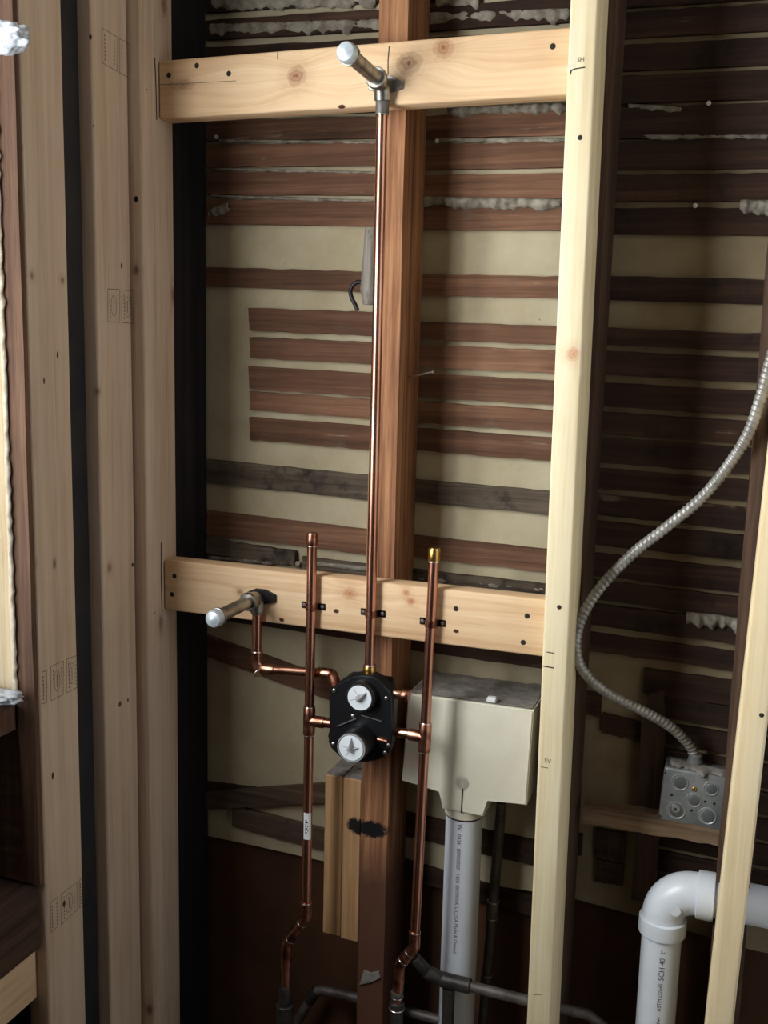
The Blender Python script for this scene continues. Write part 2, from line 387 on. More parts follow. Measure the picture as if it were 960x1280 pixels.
# left bay, z of top and bottom at x = .219
for t, b, x0, m in ((2.148, 2.112, 0, 'lath_dark'), (2.10, 2.068, 0, 'lath_dark'), (2.056, 2.018, 0, 'lath_dark'), (2.008, 1.972, 0, 'lath_dark'), (1.965, 1.942, 0, 'lath_dark'),  # dark colour paints in the upper block's shadow on these laths
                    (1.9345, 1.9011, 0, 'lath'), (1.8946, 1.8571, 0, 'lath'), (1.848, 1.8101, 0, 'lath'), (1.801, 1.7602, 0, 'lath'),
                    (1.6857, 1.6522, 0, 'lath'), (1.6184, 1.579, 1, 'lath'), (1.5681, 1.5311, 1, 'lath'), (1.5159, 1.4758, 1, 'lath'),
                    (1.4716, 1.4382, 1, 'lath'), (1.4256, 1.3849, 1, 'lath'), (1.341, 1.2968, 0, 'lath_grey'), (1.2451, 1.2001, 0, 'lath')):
    xa = (.083+random.uniform(-.001, .002)) if x0 else LB[0]
    zc = (t+b)/2; g = .030 if not x0 else .022
    lath(xa, LB[1], zc+g*(.219-xa), zc-g*(LB[1]-.219), t-b, m, .0012, .0015 if x0 else 0)
# a broken lath and a plaster ledge just above the lower block
lath(LB[0], .178, 1.186, 1.178, .026, 'lath_grey', .002, y0=BP-.006)
lath(.190, LB[1], 1.172, 1.168, .022, 'lath_grey', .0015)
# middle bay, z at x = .53
for t, b, m in ((2.137, 2.10, 'lath_dark'), (2.092, 2.056, 'lath_dark'), (2.045, 2.008, 'lath_dark'), (1.998, 1.962, 'lath_dark'),  # dark ones carry the upper block's shadow in their colour
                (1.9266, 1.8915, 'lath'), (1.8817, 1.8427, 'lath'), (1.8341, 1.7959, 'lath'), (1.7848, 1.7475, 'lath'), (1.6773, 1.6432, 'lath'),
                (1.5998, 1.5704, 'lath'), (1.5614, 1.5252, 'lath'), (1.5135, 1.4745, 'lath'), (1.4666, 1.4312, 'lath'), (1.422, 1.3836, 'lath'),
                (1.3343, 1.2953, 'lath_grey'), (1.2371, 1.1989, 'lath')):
    zc = (t+b)/2; lath(MB_[0], MB_[1], zc+.018*.145, zc-.018*.16, t-b, m)
lath(MB_[0], MB_[1], 1.170, 1.166, .020, 'lath_grey', .0015, y0=BP-.004)
# right bay, z at x = .8765
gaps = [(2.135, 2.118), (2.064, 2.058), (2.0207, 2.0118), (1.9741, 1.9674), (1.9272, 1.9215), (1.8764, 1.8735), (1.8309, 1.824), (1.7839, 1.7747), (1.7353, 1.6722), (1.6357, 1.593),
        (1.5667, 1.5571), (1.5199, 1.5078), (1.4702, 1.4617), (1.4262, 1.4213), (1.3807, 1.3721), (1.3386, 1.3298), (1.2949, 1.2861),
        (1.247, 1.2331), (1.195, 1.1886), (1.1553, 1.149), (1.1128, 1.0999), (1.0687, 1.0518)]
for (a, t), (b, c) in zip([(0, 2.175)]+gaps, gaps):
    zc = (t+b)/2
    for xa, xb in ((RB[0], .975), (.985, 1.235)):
        lath(xa, xb, zc+.022*(.8765-xa), zc-.022*(xb-.8765), t-b, 'lath_dark')  # browner laths; the dark colour also carries part of this bay's shade
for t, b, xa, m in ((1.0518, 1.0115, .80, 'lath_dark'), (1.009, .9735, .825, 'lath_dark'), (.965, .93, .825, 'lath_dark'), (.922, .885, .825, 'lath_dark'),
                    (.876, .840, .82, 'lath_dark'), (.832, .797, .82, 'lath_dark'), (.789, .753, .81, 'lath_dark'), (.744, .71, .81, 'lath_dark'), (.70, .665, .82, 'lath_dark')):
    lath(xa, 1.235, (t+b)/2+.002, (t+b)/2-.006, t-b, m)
def quad_lath(tl, tr, bl, br, mat, Y=BP, thick=.0085, jit=.001):
    sd[0] += 1
    A, B, C, D = aty(*tl, Y), aty(*tr, Y), aty(*bl, Y), aty(*br, Y)
    h = ((A.z-C.z)+(B.z-D.z))/2
    return new_obj('lath', bm_rough_board((A.x, (A.z+C.z)/2), (B.x, (B.z+D.z)/2), h, Y, Y+thick, jit, 14, sd[0]), M[mat], wb)
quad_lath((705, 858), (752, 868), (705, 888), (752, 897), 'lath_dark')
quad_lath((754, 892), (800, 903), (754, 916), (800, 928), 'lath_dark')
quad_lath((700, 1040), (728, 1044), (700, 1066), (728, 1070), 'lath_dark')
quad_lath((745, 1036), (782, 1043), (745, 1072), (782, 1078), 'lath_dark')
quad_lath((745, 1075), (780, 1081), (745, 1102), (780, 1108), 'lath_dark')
# crooked laths low in the left bay
quad_lath((257, 792), (480, 874), (257, 822), (480, 898), 'lath')
quad_lath((256, 990), (460, 976), (256, 1013), (460, 1000), 'board_grey', Y=.148, thick=.008)
quad_lath((290, 1007), (460, 1051), (290, 1033), (460, 1078), 'board_grey')
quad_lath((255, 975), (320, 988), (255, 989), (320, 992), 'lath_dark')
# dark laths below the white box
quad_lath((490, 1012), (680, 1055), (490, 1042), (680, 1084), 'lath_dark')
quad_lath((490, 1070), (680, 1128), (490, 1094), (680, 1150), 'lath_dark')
quad_lath((470, 788), (690, 818), (470, 806), (690, 838), 'lath_dark')  # dark strip standing in for the lower block's shadow, middle bay
quad_lath((257, 752), (480, 784), (257, 772), (480, 806), 'lath_dark')  # same painted block shadow, left bay

# ---- plaster squeezed through the gaps
def key(pxa, pxb, h, seed, Y=.1585, depth=.0045):
    A, B = aty(*pxa, Y), aty(*pxb, Y)
    new_obj('plaster_key', bm_lump((A.x, A.z), (B.x, B.z), h, Y, seed, depth=depth), M['key'], wb, smooth='all')
key((262, 36), (480, 30), .017, 1); key((533, 22), (712, 17), .016, 2); key((265, 5), (470, 0), .016, 13); key((545, 3), (600, 1), .014, 14)
key((560, 139), (712, 134), .013, 3, depth=.010); key((528, 251), (702, 255), .015, 4, depth=.009); key((545, 175), (706, 175), .006, 5, depth=.004)
key((858, 772), (942, 783), .022, 6, depth=.012); key((925, 257), (962, 258), .018, 7, depth=.011)
key((785, 133), (852, 137), .008, 8); key((805, 171), (960, 171), .006, 9, depth=.004)
key((275, 176), (470, 178), .005, 10, depth=.004); key((262, 267), (288, 258), .016, 11, depth=.012); key((268, 211), (470, 216), .004, 12, depth=.003)
key((265, 245), (468, 252), .005, 15, depth=.004)
key((262, 697), (376, 705), .010, 16, depth=.006); key((385, 703), (470, 712), .008, 17, depth=.005); key((520, 722), (682, 736), .008, 18, depth=.005)
for px, Y in (((886, 129), .154), ((869, 257), .154), ((270, 171), .154), ((546, 176), .152)):
    screw_at(wb, aty(*px, Y), .0035, 'lath_nail', 'label')

# ------------------------------------------------------------------ new framing
def stud(name, label, x0, x1, y0, y1, mat, z0=0.0, z1=2.45, bev=.0045, lean=0.0, cat='stud', group=None):
    b = bm_box(x0, x1, y0, y1, z0, z1, bev, 3)
    if lean: b.transform(Matrix.Translation((0, 0, 1.3)) @ Matrix.Shear('XY', 4, (lean, 0)) @ Matrix.Translation((0, 0, -1.3)))
    o = new_obj(name, b, mat, loc=((x0+x1)/2, (y0+y1)/2, z0), smooth=True)
    return tag(o, label, cat, group)
def loc_spots(base, sp): return tuple((x-base[0], y-base[1], z-base[2], r, st, c, ring) for (x, y, z, r, st, c, ring) in sp)
def sp(px, axis, val, r, st, c=KN, ring=True):
    P = at(px[0], px[1], axis, val); return (P.x, P.y, P.z, r, st, c, ring)

b1 = (-.019, -.2855, 0)
S1 = stud('wall_stud', 'new pale pine stud nearest the bright window on the left', -.038, 0, -.330, -.241,
          wood('pine_outer', 2, P_L, P_M, P_D, loc_spots(b1, [sp((40, 345), 0, 0, .0045, 1.4), sp((78, 350), 0, 0, .0045, 1.3), sp((68, 705), 0, 0, .004, 1.8, KD), sp((43, 704), 0, 0, .004, 1.6),
               sp((72, 444), 0, 0, .0022, 2.5, KD, False), sp((55, 476), 0, 0, .0022, 2.5, KD, False), sp((66, 970), 0, 0, .003, 2, KD, False), sp((80, 1130), 0, 0, .004, 1.5, KD, False)]), grain=55, contrast=.8))
b2 = (-.039, -.09975, 0)
S2 = stud('wall_stud', 'middle new pine stud of the left wall, beside the dark paper gap', -.058, -.02, -.146, -.0535,
          wood('pine_middle', 2, P_L, P_M, P_D, loc_spots(b2, [sp((137, 710), 0, -.02, .007, 1.3, KN), sp((166, 706), 0, -.02, .004, 1, KD, False), sp((122, 489), 1, -.146, .005, 1.2, KN),
               sp((152, 332), 0, -.02, .003, 1.8, KD, False), sp((113, 46), 1, -.146, .003, 1.5, KD, False), sp((117, 157), 1, -.146, .003, 1.5, KD, False), sp((150, 880), 0, -.02, .0045, 1.2, KN, False), sp((160, 875), 0, -.02, .003, 1.2, KN, False)]), grain=55, contrast=.8))
b3 = (-.019, -.002, 0)
S3 = stud('wall_stud', 'corner pine stud on the left that both horizontal blocks butt into', -.038, 0, -.049, .045,
          wood('pine_corner', 2, P_L, P_M, P_D, loc_spots(b3, [sp((205, 5), 0, 0, .010, 2.2), sp((201, 779), 0, 0, .007, 2.6), sp((217, 370), 0, 0, .008, 2.2), sp((170, 338), 1, -.049, .006, 1.6, KD),
               sp((170, 249), 1, -.049, .004, 1.4, BLK, False), sp((193, 766), 0, 0, .002, 1, BLK, False), sp((183, 112), 0, 0, .002, 1, BLK, False), sp((187, 1262), 1, -.049, .008, 1.5, KD)]), grain=60))
YF = -.049
b4 = (.688, -.0045, 0)
S4 = stud('wall_stud', 'bright new pine stud right of centre, with pencil marks, holding the block ends', .6692, .7072, YF, .040,
          wood('pine_right', 2, R_L, R_M, R_D, loc_spots(b4, [sp((716, 443), 1, YF, .010, 1.1, rgb(182, 118, 80)), sp((713, 60), 1, YF, .012, 3.0, rgb(214, 204, 176), False)]), grain=50, contrast=.8), lean=-.0072)
b5 = (.972, -.0045, 0)
S5 = stud('wall_stud', 'leaning new pine stud at the right edge, in front of the elbow pipe', .9535, .9915, YF, .040,
          wood('pine_far', 2, R_L, rgb(228, 208, 168), R_D, (), grain=50, contrast=.8), lean=.024)
for o, pts, Y in ((S4, ((725, 172), (699, 759)), YF), (S5, ((952, 894),), YF)):
    for q in pts: screw_at(o, aty(*q, Y), .0034, 'screw_hole')
# pencil and marker marks on the right stud
def flat_marks(name, segs, Y, wdt, mat, parent):
    b = bmesh.new()
    for pts in segs:
        P = [aty(*q, Y) for q in pts]
        for a, c in zip(P[:-1], P[1:]):
            d = (c-a); n = Vector((-d.z, 0, d.x)).normalized()*wdt/2
            e = d.normalized()*wdt*.3
            vs = [b.verts.new(v) for v in (a-n-e, c-n+e, c+n+e, a+n-e)]; b.faces.new(vs)
    return new_obj(name, b, M[mat], parent)
Ym = YF-.0004
flat_marks('marker_line', [((712.5, 93), (714, 88), (719, 86), (731, 84))], Ym, .0016, 'marker', S4)
flat_marks('marker_line', [((683.5, 815), (692, 816.5))], Ym, .0014, 'marker', S4)
flat_marks('marker_line', [((679, 832.5), (692, 835))], Ym, .0018, 'marker', S4)
flat_marks('marker_line', [((676, 958.5), (685, 960))], Ym, .0011, 'pencil', S4)
flat_marks('marker_line', [((667, 1243), (678, 1243))], Ym, .0011, 'pencil', S4)
for s, px, sz in (('SH', (721, 77.5), .0085), ('5V', (680, 953), .0095)):
    P = aty(*px, Ym); b = text_bm(s, sz); b.transform(Matrix.Translation(P) @ Matrix.Rotation(math.radians(90), 4, 'X')); new_obj('pencil_note', b, M['pencil'], S4)

# grade stamps printed on the left studs
def stamp(parent, X, px_rects, shear=0):
    b = bmesh.new(); x = X+.0003
    def line(y0, z0, y1, z1, t=.0006):
        d = Vector((0, y1-y0, z1-z0)); n = Vector((0, -d.z, d.y)).normalized()*t/2
        b.faces.new([b.verts.new(Vector((x, y0, z0))-n), b.verts.new(Vector((x, y1, z1))-n), b.verts.new(Vector((x, y1, z1))+n), b.verts.new(Vector((x, y0, z0))+n)])
    for (x0, yt0, yb0, x1, yt1, yb1, fancy) in px_rects:
        A, B, C, D = at(x0, yt0, 0, X), at(x1, yt1, 0, X), at(x1, yb1, 0, X), at(x0, yb0, 0, X)
        for p, q in ((A, B), (B, C), (C, D), (D, A)): line(p.y, p.z, q.y, q.z, .0008)
        cy, cz = (A.y+C.y)/2, (A.z+C.z)/2; ry, rz = abs(B.y-A.y)*.22, abs(A.z-D.z)*.32
        if fancy:
            for k in range(12):
                a, c = 2*math.pi*k/12, 2*math.pi*(k+1)/12
                line(cy+ry*math.cos(a), cz+rz*math.sin(a), cy+ry*math.cos(c), cz+rz*math.sin(c), .0007)
            line(cy, cz-rz*.6, cy, cz+rz*.6, .0012)
        ys = A.y+(B.y-A.y)*.18
        for k in range(7):
            z = D.z+(A.z-D.z)*(.1+.115*k); line(ys, z, ys, z+(A.z-D.z)*.07, .0016)
        ys = A.y+(B.y-A.y)*.82
        for k in range(7):
            z = D.z+(A.z-D.z)*(.1+.115*k); line(ys, z, ys, z+(A.z-D.z)*.05, .0012)
    return new_obj('grade_stamp', b, M['stamp'], parent)
stamp(S2, -.02, [(127, 35, 78, 146, 46, 89, 0), (149, 48, 91, 164, 57, 99, 0)])
stamp(S2, -.02, [(134.5, 361, 402, 149.5, 362, 403, 1), (152, 362.5, 403, 166.5, 363.5, 404.5, 1)])
stamp(S1, 0, [(52.5, 840, 880, 58, 838, 878, 0), (63.5, 833, 876, 79, 826, 868, 1), (83, 824, 866, 96.5, 819, 859, 1)])
stamp(S1, 0, [(63, 1128, 1166, 72, 1121, 1158, 0), (76, 1118, 1156, 96, 1103, 1138, 1), (99, 1100, 1135, 105, 1096, 1130, 0)])

# ---- horizontal blocking
def block(label, z0, zl, spots, scr, marks=()):
    base = (.334, .019, z0)
    m = wood('pine_block', 0, BL_L, BL_M, BL_D, loc_spots(base, spots), grain=42, bump=.25, contrast=.9)
    b = bm_box(.001, .6675, 0, .038, z0, z0+.0889, .004, 3)
    o = new_obj('blocking_board', b, m, loc=base, smooth=True); tag(o, label, 'wood block', 'horizontal blocking boards')
    for q in scr: screw_at(o, aty(*q, 0), .0042, 'screw_hole')
    return o
T = 1.9114
up = block('upper horizontal pine block carrying the top stub-out', T, 0,
           [sp((371, 95), 1, 0, .015, 1.1, rgb(128, 76, 46)), sp((511, 79), 1, 0, .017, 1.1, rgb(92, 58, 38)), sp((554, 60), 1, 0, .014, 1.2, rgb(140, 84, 52)), sp((228, 106), 1, 0, .010, 2.5, rgb(150, 108, 78)),
            sp((427, 134), 1, 0, .0045, 1.4, KD, False), sp((347, 70), 1, 0, .002, .5, BLK, False)],
           ((211, 94), (286, 92), (246, 82), (691, 58)))
lw = block('lower horizontal pine block with three strapped copper pipes', 1.10, 0,
           [sp((300, 740), 1, 0, .006, 1.2), sp((437, 742), 1, 0, .012, 1.1, rgb(170, 112, 70)), sp((508, 741), 1, 0, .006, 1.1, rgb(170, 100, 60)), sp((514, 752), 1, 0, .006, 1.1, rgb(170, 100, 60)), sp((420, 764), 1, 0, .004, 1.4, KD, False),
            sp((352, 775), 1, 0, .004, 1.3, KD, False), sp((570, 789), 1, 0, .0035, 1.5, KD, False)],
           ((218, 720), (215, 743), (570, 761), (659, 770), (654, 803)))

flat_marks('crack', [((486.5, 58), (485, 75), (485, 93))], -.0004, .0014, 'marker', up)
flat_marks('crack', [((199, 106), (240, 104), (295, 101))], -.0004, .0008, 'pencil', up)
flat_marks('crack', [((347, 66), (347, 74))], -.0004, .0012, 'marker', up)
def side_cracks(parent, X, segs, wdt):
    b = bmesh.new()
    for pts in segs:
        P = [at(q[0], q[1], 0, X+.0004) for q in pts]
        for a, c in zip(P[:-1], P[1:]):
            n = Vector((0, wdt/2, 0)); b.faces.new([b.verts.new(v) for v in (a-n, c-n, c+n, a+n)])
    new_obj('crack', b, M['marker'], parent)
side_cracks(S3, 0, [((193.5, 72), (195, 110), (196, 150))], .0028)
side_cracks(S3, 0, [((201.5, 678), (201.5, 720), (202.5, 765))], .0028)

# ------------------------------------------------------------------ old framing
def old_board(name, label, x0, x1, y0, y1, z0, z1, mat, cat='stud', jit=.0015, seed=3, group=None):
    rnd = random.Random(seed); b = bmesh.new(); n = 22; rings = []
    for i in range(n+1):
        z = z0+(z1-z0)*i/n; j = lambda: rnd.uniform(-jit, jit)
        rings.append([b.verts.new(q) for q in ((x0+j(), y0+j(), z), (x1+j(), y0+j(), z), (x1, y1, z), (x0, y1, z))])
    for i in range(n):
        for q in range(4): b.faces.new((rings[i][q], rings[i][(q+1) % 4], rings[i+1][(q+1) % 4], rings[i+1][q]))
    b.faces.new(rings[0][::-1]); b.faces.new(rings[-1])
    o = new_obj(name, b, M[mat], loc=((x0+x1)/2, (y0+y1)/2, z0))
    return tag(o, label, cat, group)
old_board('old_stud', 'old reddish brown stud behind the copper riser in the centre', .354, .4015, .0540, .1565, 0, 2.45, 'oldstud', seed=5, jit=.0008)
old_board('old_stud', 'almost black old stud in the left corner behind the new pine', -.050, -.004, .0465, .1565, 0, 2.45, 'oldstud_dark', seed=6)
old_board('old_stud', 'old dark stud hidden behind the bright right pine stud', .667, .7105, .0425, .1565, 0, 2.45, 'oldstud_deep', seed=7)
o = old_board('old_stud', 'old brown stud edge showing left of the far right pine stud', .936, .985, .0425, .1565, .768, 2.45, 'oldstud_deep', seed=8)
new_obj('notch_back', bm_box(.936, .985, .114, .1565, .6905, .768), M['oldstud_deep'], o); new_obj('stud_foot', bm_box(.936, .985, .0425, .1565, 0, .6905), M['oldstud_deep'], o)
old_board('tar_paper_strip', 'blue black tar paper showing in the gap between the left studs', -.060, -.043, -.2395, -.148, 0, 2.45, 'tar', cat='tar paper', seed=9)
# two short cripples beside the centre stud, with grey dusty tops
for xa, xb, zb, lb in ((.2850, .3180, .528, 'short upright fir offcut, left of the pair below the valve'), (.3190, .3525, .525, 'short upright fir offcut, right of the pair, touching the old centre stud')):
    zt = .8255
    bb = bm_box(xa, xb, .0545, .140, zb, zt, .0015, 1)
    cp = new_obj('wood_offcut', bb, M['cripple' if xa < .3 else 'cripple_smeared'], loc=((xa+xb)/2, .097, zb)); tag(cp, lb, 'wood offcut', 'offcuts beside the centre stud')
    new_obj('dusty_top', bm_box(xa+.001, xb-.001, .056, .139, zt-.0005, zt+.0012, .0005, 1), M['dust'], cp)
new_obj_ = bm_lump((.322, .832), (.342, .830), .012, .10, 44, 12, depth=.006)
tag(new_obj('mortar_crumb', new_obj_, M['dust'], loc=(.332, .10, .827), smooth='all'), 'dark grey mortar crumb lying on the offcuts below the valve', 'mortar crumb')
# grey flake stuck to the foot of the centre stud
fl = bm_prism([(aty(*q, .0525).x, aty(*q, .0525).z) for q in ((449, 1231), (452, 1224), (455, 1212), (463, 1216), (474, 1214), (476, 1222), (464, 1227))], .0500, .0545, .001, 1)
tag(new_obj('putty_flake', fl, M['dust'], loc=tuple(aty(460, 1225, .0525)), smooth=True), 'grey putty flake stuck low on the old centre stud', 'putty')
# grey weathered piece with a black hook, left of the riser
P0, P1 = aty(466, 285, .06), aty(461, 381, .06)
wp = thing('hanging_handle', 'weathered grey wooden handle with a black iron hook beside the riser', 'tool handle', P1)
new_obj('grip', bm_tube([P0, P0.lerp(P1, .35), P0.lerp(P1, .8), P1], [.0125, .0135, .0150, .0100], 14), M['greywood'], wp, smooth=True)
hk = [aty(*q, .058) for q in ((457, 356), (452, 353), (446, 353), (441, 357), (438, 364), (440, 373), (444, 381), (447, 388))]
new_obj('hook', bm_tube(spline(hk, 5), .0034, 10), M['iron'], wp, smooth=True)
A, B = aty(506, 473, .10), aty(541, 465, .085)
nl = thing('bent_nail', 'long steel nail sticking out of the old centre stud', 'nail', A)
new_obj('shank', bm_tube([A, B], .0016, 8), M['steel'], nl, smooth=True); new_obj('head', bm_lathe(B, (B-A), ((0, .003), (.001, .003)), 10), M['steel'], nl)

# ------------------------------------------------------------------ plumbing
YP = -.0105; R12 = .0080
XR, XL, XQ, XQ2 = .387, .2835, .489, .4765
def sleeve(parent, A, B, r, name='coupling', mat='fitting', lip=True):
    A, B = Vector(A), Vector(B); d = B-A; L = d.length
    prof = ((0, r*.93), (.001, r), (L-.001, r), (L, r*.93))
    return new_obj(name, bm_lathe(A, d, prof, 20), M[mat], parent, smooth=True)
def ring(parent, P, axis, r, name='solder_ring', wdt=.0022):
    return new_obj(name, bm_lathe(Vector(P)-Vector(axis).normalized()*wdt/2, axis, ((0, r*.97), (wdt*.3, r*1.02), (wdt*.7, r*1.02), (wdt, r*.97)), 20), M['solder'], parent, smooth=True)
def strap(parent, x, z, r=R12):
    b = bmesh.new(); pts = []
    prof = [(x-.021, -.0012), (x-r-.002, -.0012)]+[(x-(r+.0012)*math.cos(a), YP-(r+.0012)*math.sin(a)) for a in [i*math.pi/12 for i in range(13)]]+[(x+r+.002, -.0012), (x+.021, -.0012)]
    lo = [b.verts.new((px, py, z-.0055)) for px, py in prof]; hi = [b.verts.new((px, py, z+.0055)) for px, py in prof]
    for i in range(len(prof)-1): b.faces.new((lo[i], lo[i+1], hi[i+1], hi[i]))
    bmesh.ops.solidify(b, geom=b.faces[:], thickness=.0009)
    o = new_obj('pipe_strap', b, M['fitting'], parent, smooth=True)
    for s in (-1, 1):
        new_obj('screw', bm_lathe((x+s*.0165, -.0005, z), (0, -1, 0), ((0, .0034), (.0018, .0034), (.0024, .0024), (.0025, .001)), 14), M['oldpipe'], o, smooth=True)

# riser with the upper stub-out
rz = thing('shower_riser_pipe', 'tall copper riser from the valve up to the capped top stub-out', 'pipe', (XR, YP, 1.052))
new_obj('pipe', bm_tube([(XR, YP, 1.050), (XR, YP, 1.912)], R12, 20), M['copper'], rz, smooth=True)
strap(rz, XR, 1.1385)
sleeve(rz, (XR, YP, 1.895), (XR, YP, 1.928), .0100, 'elbow_socket', 'oldpipe')
ring(rz, (XR, YP, 1.896), (0, 0, 1), .0098)
ZU = 1.9385
ue = new_obj('drop_ear_elbow', bm_tube(fillet([(XR, YP, 1.916), (XR, -.014, ZU), (XR+.0015, -.040, ZU+.0005)], .012), .0125, 18), M['galv'], rz, smooth=True)
new_obj('ear_plate', bm_prism([(XR-.025, ZU-.004), (XR-.025, ZU+.006), (XR-.008, ZU+.013), (XR+.012, ZU+.013), (XR+.028, ZU+.004), (XR+.028, ZU-.006), (XR+.010, ZU-.010), (XR-.010, ZU-.010)], -.005, -.0003, .0008, 1), M['galv'], ue)
def stub(parent, P, Q):
    P, Q = Vector(P), Vector(Q); d = (Q-P).normalized()
    new_obj('collar', bm_lathe(P, d, ((0, .0145), (.002, .0155), (.010, .0155), (.012, .0142)), 24), M['galv'], parent, smooth=True)
    new_obj('nipple', bm_tube([P, Q], .0105, 22), M['galv'], parent, smooth=True)
    new_obj('cap', bm_lathe(Q-d*.016, d, ((0, .0125), (.001, .0138), (.015, .0138), (.019, .0118), (.021, .007), (.0225, .003), (.023, .0005)), 8 if False else 24), M['galvcap'], parent, smooth=True)
    new_obj('cap_rim', bm_lathe(Q-d*.017, d, ((0, .0130), (.001, .0146), (.006, .0146), (.007, .0130)), 24), M['galv'], parent, smooth=True)
stub(rz, (XR+.0015, -.034, ZU+.001), (XR+.002, -.160, ZU+.006))
# lower stub-out line
XS, ZS = .1853, 1.1440
ts = thing('tub_spout_pipe', 'short copper line with capped steel stub-out left of the valve', 'pipe', (XS, YP, 1.027))
ZE = 1.0265
C1 = [(XS, YP, 1.128), (XS, YP, ZE+.02)]
new_obj('pipe', bm_tube(C1, R12, 20), M['copper'], ts, smooth=True)
te = new_obj('drop_ear_elbow', bm_tube(fillet([(XS, YP, 1.122), (XS, -.014, ZS), (XS, -.040, ZS)], .012), .0125, 18), M['galv'], ts, smooth=True)
new_obj('ear_plate', bm_prism([(XS-.022, ZS-.006), (XS-.022, ZS+.006), (XS-.006, ZS+.013), (XS+.012, ZS+.013), (XS+.030, ZS+.006), (XS+.030, ZS-.006), (XS+.010, ZS-.012), (XS-.008, ZS-.012)], -.006, -.0003, .0008, 1), M['iron'], te)
stub(ts, (XS, -.034, ZS), (XS, -.156, ZS-.001))
sleeve(ts, (XS, YP, 1.116), (XS, YP, 1.131), .0098, 'elbow_socket', 'galv')
new_obj('elbow', bm_tube(fillet([(XS, YP, ZE+.026), (XS, YP, ZE-.004), (XS+.030, YP+.004, ZE-.004)], .016), .0095, 18), M['fitting'], ts, smooth=True)
ring(ts, (XS, YP, ZE+.025), (0, 0, 1), .0098); ring(ts, (XS+.006, YP-.006, ZE-.010), (.7, -.5, -.5), .0085)
V_IN = Vector((.330, -.008, 1.006))
JX = Vector((.305, YP+.022, ZE-.004))
new_obj('pipe', bm_tube([(XS+.026, YP+.004, ZE-.004), JX], R12, 20), M['copper'], ts, smooth=True)
new_obj('elbow', bm_tube(fillet([JX-Vector((.016, 0.001, 0)), JX+Vector((.008, 0, 0)), V_IN], .010), .0095, 18), M['fitting'], ts, smooth=True)
ring(ts, JX-Vector((.012, 0, 0)), (1, .1, 0), .0098)
# left and right supply pipes
def supply(label, X, X2, ztop, ztee, zb1, P2, zend, left):
    t = thing('supply_pipe', label, 'pipe', (X2, YP, zend))
    zt = lambda z: X+(X2-X)*(ztop-z)/(ztop-zb1)
    new_obj('pipe', bm_tube([(X, YP, ztop-.006), (X2, YP, zb1+.012)], R12, 20), M['copper'], t, smooth=True)
    new_obj('cap', bm_lathe((X, YP, ztop-.020), (0, 0, 1), ((0, .0088), (.001, .0093), (.018, .0093), (.0205, .0080), (.021, .001)), 20), M['brass'] if not left else M['fitting'], t, smooth=True)
    ring(t, (zt(ztop-.021), YP, ztop-.021), (0, 0, 1), .0090)
    xt = zt(ztee)
    te = sleeve(t, (zt(ztee+.024), YP, ztee+.024), (zt(ztee-.024), YP, ztee-.024), .0100, 'tee')
    for s in (1, -1): ring(t, (zt(ztee+s*.024), YP, ztee+s*.024), (0, 0, 1), .0095)
    sg = 1 if left else -1
    new_obj('branch', bm_tube([(xt, YP, ztee), (xt+sg*.026, YP+.002, ztee)], .0097, 18), M['fitting'], te, smooth=True)
    xe = .335 if left else .412
    new_obj('branch_pipe', bm_tube([(xt+sg*.02, YP+.002, ztee), (xe, YP+.004, ztee)], R12, 18), M['copper'], t, smooth=True)
    strap(t, zt(1.1385), 1.1385 if left else 1.1345)
    # jog at the bottom
    new_obj('offset_elbow', bm_tube(fillet([(X2, YP, zb1+.030), (X2, YP, zb1), P2, (P2[0]-.001, YP, P2[2]-.045)], .014), .0094, 18), M['fitting'], t, smooth=True)
    ring(t, (X2, YP, zb1+.028), (0, 0, 1), .0097); a = Vector((X2, YP, zb1)); c = Vector(P2); d = (c-a).normalized()
    ring(t, a+d*.014, d, .0096); ring(t, c-d*.012, d, .0096)
    new_obj('pipe', bm_tube([(P2[0]-.001, YP, P2[2]-.03), (P2[0]-.004, YP, zend)], R12, 18), M['copper'], t, smooth=True)
    return t
lp = supply('left copper supply pipe with a white sticker, capped on top', XL, .281, 1.2610, .945, .592, (.2455, YP, .535), .18, True)
for z0, z1, r in ((.42, .455, .0105), (.34, .42, .0150), (.20, .34, .0125)):
    sleeve(lp, (.243, YP, z0), (.243, YP, z1), r, 'adapter', 'blackpipe')
za, zb_ = aty(386, 1017, YP-.008).z, aty(385, 1050, YP-.008).z
b = bmesh.new(); n = 10
for i in range(n):
    a0, a1 = [math.radians(-128+100*(i+k)/n) for k in (0, 1)]
    rr = R12+.0004
    b.faces.new([b.verts.new((.2825+rr*math.cos(a), YP+rr*math.sin(a), z)) for a, z in ((a0, zb_), (a1, zb_), (a1, za), (a0, za))])
stk = new_obj('sticker', b, M['label'], lp)
b = bmesh.new()
for k in range(7):
    zz = za-.012-k*.0036; ln = (18, 30, 12, 34, 26, 36, 20)[k]
    a0, a1 = math.radians(-98), math.radians(-98+ln); rr = R12+.0007
    b.faces.new([b.verts.new((.2825+rr*math.cos(a), YP+rr*math.sin(a), z)) for a, z in ((a0, zz-.0024), (a1, zz-.0024), (a1, zz), (a0, zz))])
new_obj('sticker_print', b, M['ink'], stk)
rp = supply('right copper supply pipe in front of the white box, leaning slightly', XQ, XQ2, 1.2545, .948, .583, (.4515, YP, .545), .18, False)
for z0, z1, r in ((.488, .497, .0105), (.462, .478, .0125), (.38, .462, .0110)):
    sleeve(rp, (.449, YP, z0), (.449, YP, z1), r, 'adapter', 'oldpipe' if z1 > .49 else 'blackpipe')
ring(rp, (.449, YP, .466), (0, 0, 1), .0132); ring(rp, (.449, YP, .487), (0, 0, 1), .0108)

